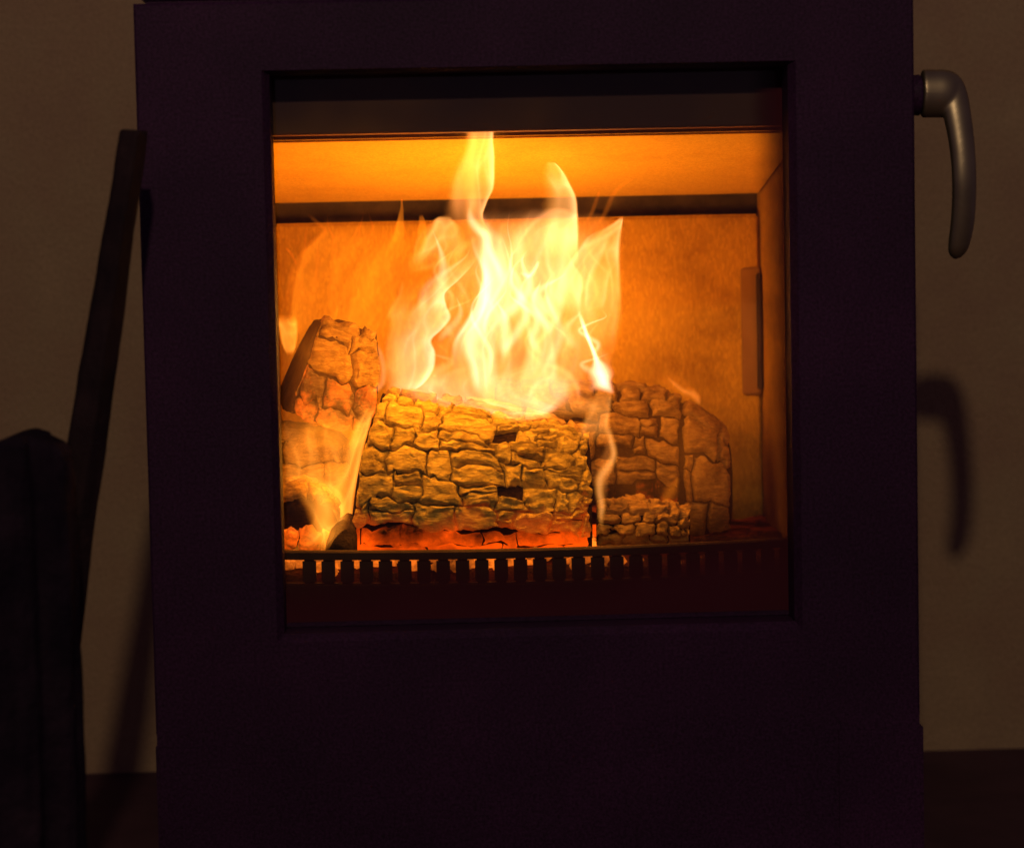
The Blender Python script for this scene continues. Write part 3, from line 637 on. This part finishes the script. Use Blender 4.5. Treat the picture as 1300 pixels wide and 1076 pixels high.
sheet([(530, 690, 770), (520, 700, 770), (512, 710, 765), (504, 716, 758)], .125, F_gold, bf, 1.5, .2, (.3, .3), (.2, .2), (.35, .35), seed=19, nv=40)
sheet([(565, 725, 772), (545, 732, 775), (525, 740, 776), (505, 750, 778), (485, 756, 776)], .126, F_gold, bf, 1.4, .4, (.3, .15), (.1, .5), (.3, .3), seed=20)
# drop with its thread
dr = thing('flame', 'small white flame drop hanging on a thin thread above the right log', 'flame', A(765, 500, .16))
filament([(733, 392, 3), (738, 405, 4), (745, 425, 4), (752, 442, 4), (757, 456, 6), (760, 466, 14), (763, 476, 18), (767, 486, 14), (774, 494, 7), (780, 500, 2)], .150, F_white, dr, 1.0, n=90, wob=.5, t0=4.5)
# thread down the front
fr_ = thing('flame', 'thin wavering flame thread in front of the gap between the two front logs', 'flame', A(764, 670, .09))
filament([(770, 520, 3), (771, 540, 6), (776, 560, 6), (779, 578, 7), (772, 592, 9), (763, 605, 9), (761, 622, 8), (764, 642, 7), (763, 660, 5), (766, 674, 2)], .088, F_gold, fr_, 1.0, n=90, t0=3.0)
sheet([(640, 757, 770), (610, 752, 775), (590, 756, 782), (565, 764, 784), (540, 760, 780)], .092, F_yel, fr_, 1.2, .3, (.4, .3), (.1, .3), (.3, .3), seed=22, nv=50)
# wisp on the right
wr_ = thing('flame', 'faint flame wisp trailing off the top of the round right log', 'flame', A(885, 510, .19))
filament([(845, 476, 2), (855, 486, 4), (868, 496, 5), (880, 500, 7), (886, 508, 6), (888, 516, 2)], .19, F_yel, wr_, 1.0)
sheet([(515, 872, 892), (500, 850, 890), (485, 830, 876), (470, 815, 860)], .195, F_org, wr_, 1.6, .2, (.4, .2), (0, .4), (.3, .6), seed=23, nv=50)
# orange veil over the left of the firebox
vl = thing('flame', 'broad orange veil of flame filling the left of the firebox', 'flame', A(440, 480, .2))
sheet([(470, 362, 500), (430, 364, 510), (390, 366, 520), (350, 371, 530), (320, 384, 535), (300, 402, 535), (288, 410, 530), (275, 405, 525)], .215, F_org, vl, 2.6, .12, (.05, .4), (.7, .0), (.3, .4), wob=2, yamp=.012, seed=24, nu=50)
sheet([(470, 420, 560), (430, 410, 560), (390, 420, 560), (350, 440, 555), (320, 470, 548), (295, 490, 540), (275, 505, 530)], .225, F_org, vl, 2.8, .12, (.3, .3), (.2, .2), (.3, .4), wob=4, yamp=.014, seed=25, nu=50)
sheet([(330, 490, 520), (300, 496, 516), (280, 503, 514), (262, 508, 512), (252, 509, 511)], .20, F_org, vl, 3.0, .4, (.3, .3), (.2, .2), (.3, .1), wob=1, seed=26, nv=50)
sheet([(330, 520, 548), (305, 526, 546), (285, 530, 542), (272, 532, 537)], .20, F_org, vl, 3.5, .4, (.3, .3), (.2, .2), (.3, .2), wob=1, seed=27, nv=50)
filament([(362, 314, 2), (368, 320, 3), (374, 330, 3), (376, 337, 2)], .18, F_org, vl)
filament([(364, 400, 3), (366, 370, 5), (374, 338, 5), (392, 312, 5), (412, 294, 5), (402, 282, 4), (388, 270, 3)], .20, F_org, vl, wob=2)
filament([(755, 290, 3), (764, 278, 4), (772, 262, 5), (778, 248, 5), (790, 235, 4), (810, 224, 3)], .2, F_org, vl)
filament([(744, 284, 3), (752, 268, 4), (758, 252, 4), (762, 240, 2)], .2, F_org, vl, seed=4)
for i in range(16):
    x0, y0 = rw.uniform(375, 545), rw.uniform(330, 470); hgt = rw.uniform(50, 120); amp, ph = rw.uniform(6, 18), rw.uniform(0, 6.28); yt = max(268, y0-hgt)
    filament([(x0+rw.uniform(-4, 4)+amp*math.sin(ph+3.2*k/7)*(k/7)+18*k/7, y0+(yt-y0)*k/7, rw.uniform(4, 14)*(1.1-k/7)) for k in range(8)], rw.uniform(.18, .22), F_org, vl, n=40, seed=i, t0=rw.uniform(.8, 2.2))
# added orange haze sheets imitating lens bloom right of the fire
gr = thing('flame', 'faint added orange haze over the round log at right, imitating lens bloom', 'flame', A(820, 600, .14))
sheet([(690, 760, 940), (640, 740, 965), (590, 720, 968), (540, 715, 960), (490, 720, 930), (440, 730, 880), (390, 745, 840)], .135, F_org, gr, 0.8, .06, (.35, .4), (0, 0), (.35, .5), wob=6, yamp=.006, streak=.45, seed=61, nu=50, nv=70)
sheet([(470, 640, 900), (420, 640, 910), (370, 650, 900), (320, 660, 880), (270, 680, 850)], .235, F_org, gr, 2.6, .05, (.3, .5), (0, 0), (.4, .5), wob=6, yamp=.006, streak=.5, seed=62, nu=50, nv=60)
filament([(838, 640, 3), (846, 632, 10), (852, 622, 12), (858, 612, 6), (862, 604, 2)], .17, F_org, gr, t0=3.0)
# amber fire round the lower left logs
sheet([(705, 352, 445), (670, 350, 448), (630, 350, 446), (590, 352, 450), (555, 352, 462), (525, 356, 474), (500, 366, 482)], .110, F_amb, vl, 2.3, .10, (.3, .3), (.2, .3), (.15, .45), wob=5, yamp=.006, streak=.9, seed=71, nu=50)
sheet([(560, 352, 480), (520, 350, 484), (480, 352, 486), (440, 356, 484), (405, 362, 478), (380, 370, 470)], .118, F_org, vl, 1.3, .08, (.3, .3), (0, 0), (.35, .45), wob=5, yamp=.005, streak=.6, seed=72, nu=50)  # added weak haze sheet imitating the orange veil over the left logs
sheet([(700, 360, 420), (680, 380, 440), (655, 396, 446), (630, 392, 440), (612, 376, 425), (604, 366, 410)], .080, F_amb, vl, 4.4, .15, (.4, .3), (0, .3), (.25, .4), wob=4, streak=.7, seed=73)
# left corner
lc = thing('flame', 'small yellow flame at the left window edge beside the tilted log', 'flame', A(368, 445, .14))
sheet([(452, 364, 372), (436, 356, 378), (420, 352, 380), (408, 350, 380), (398, 350, 378)], .12, F_amb, lc, 4.5, .3, (.2, .2), (.3, .3), (.2, .35), wob=1, seed=28, nv=50)
lw = thing('flame', 'bright flame licking up between the left logs and the front log', 'flame', A(430, 690, .1))
sheet([(690, 405, 440), (660, 408, 450), (630, 415, 452), (605, 425, 458), (580, 432, 462), (555, 440, 468), (530, 452, 474), (508, 464, 484)], .125, F_amb, lw, 5.0, .35, (.5, .25), (.1, .7), (.2, .2), wob=3, seed=29, streak=.8)
sheet([(640, 385, 440), (615, 372, 448), (600, 380, 452), (585, 400, 456)], .105, F_amb, lw, 3.0, .2, (.4, .3), (.1, .3), (.3, .4), seed=30, nv=50)
sheet([(705, 400, 428), (680, 396, 432), (650, 385, 430), (625, 372, 424), (612, 372, 415)], .085, F_amb, lw, 3.4, .35, (.45, .4), (.1, .2), (.25, .35), wob=4, streak=.8, seed=31, nv=50)
sheet([(575, 375, 450), (560, 370, 460), (545, 372, 468), (530, 400, 474)], .118, F_org, lw, 4.0, .2, (.3, .2), (.1, .3), (.3, .4), seed=32, nv=50)
# flame light, plus unseen fill lamps added between the logs and the glass
for (x, y, Y, e) in ((640, 390, .16, .25), (560, 400, .17, .20), (720, 380, .17, .15), (470, 420, .17, .21), (800, 470, .13, .06), (420, 590, .10, .10), (768, 585, .070, .05), (500, 430, .066, .68), (620, 400, .066, .72), (725, 430, .066, .32)):
    d = bpy.data.lights.new('flame_and_fill_light', 'POINT'); d.energy = e; d.color = (1.0, 0.34, 0.022); d.shadow_soft_size = 0.03
    o = bpy.data.objects.new('flame_and_fill_light', d); C.objects.link(o); o.location = A(x, y, Y)

# ------------------------------------------------------------------ wood beside the stove
def standing_log():
    t = thing('firewood_log', 'dark upright log with ridged bark standing left of the stove', 'log', (A(6, 900, -.15).x, -.15, 0))
    cx, cyy = A(6, 900, -.15).x, -.15; zt_ = A(40, 556, -.15).z
    nz, na = 60, 120; v, f = [], []
    for j in range(nz+1):
        z = zt_*j/nz
        for i in range(na):
            a = 2*math.pi*i/na
            r = 0.040*(1+0.10*math.cos(a*5+0.6)+0.05*math.sin(a*11)+0.10*noise.fractal(Vector((math.cos(a)*3, math.sin(a)*3, z*6)), 1, 2, 4))
            r += 0.0025*abs(noise.noise(Vector((math.cos(a)*14, math.sin(a)*14, z*16))))
            top = 0.0
            if j == nz: r *= 0.93
            zz = z+(0.007*abs(math.sin((r*math.cos(a)+0.003)*72))-0.004 if j >= nz-1 else 0)
            v.append((cx+r*math.cos(a)*1.0, cyy+r*math.sin(a), zz))
    for j in range(nz):
        for i in range(na):
            l = (i+1) % na; f.append((j*na+i, j*na+l, (j+1)*na+l, (j+1)*na+i))
    c = len(v); v.append((cx, cyy, zt_-0.002)); c2 = len(v); v.append((cx, cyy, 0))
    for i in range(na):
        l = (i+1) % na; f.append((nz*na+i, nz*na+l, c)); f.append((l, i, c2))
    return mesh('log_body', v, f, M_logbark, t, True)
standing_log()
def split_plank():
    t = thing('split_plank', 'long split wood plank leaning against the left edge of the stove', 'plank', A(0, 1270, -.09))
    top = [(153, 166, -.095), (157, 164, -.100), (174, 165, -.104), (188, 167, -.092), (186, 166, -.066), (158, 166, -.066)]
    bot = [(-40, 1275, -.098), (-32, 1275, -.112), (8, 1275, -.118), (42, 1275, -.098), (36, 1268, -.060), (-34, 1268, -.060)]
    n, m = 110, len(top)
    v, f = [], []; sub = 5
    for j in range(n+1):
        k = j/n
        ring_ = [Vector(b)*(1-k)+Vector(a)*k for a, b in zip(top, bot)]
        for i in range(m):
            a, b = ring_[i], ring_[(i+1) % m]
            for q in range(sub):
                c = a+(b-a)*(q/sub)
                p = A(c.x, c.y, c.z)
                d = 0.0011*noise.fractal(Vector((p.x*90+2, p.y*90, p.z*9)), 1, 2.2, 6)
                chip = 0.004*sm(.25, .5, noise.noise(Vector((i*2.1, q*.7, p.z*22))))*(1 if .33 < k < .7 else .2)
                v.append(p+Vector((d, -d*0.6-chip*0.5, 0)))
    w_ = m*sub
    for j in range(n):
        for i in range(w_):
            l = (i+1) % w_; f.append((j*w_+i, j*w_+l, (j+1)*w_+l, (j+1)*w_+i))
    f.append(tuple(range(w_-1, -1, -1))); f.append(tuple(n*w_+i for i in range(w_)))
    return mesh('plank_body', v, f, M_wood, t, True)
split_plank()
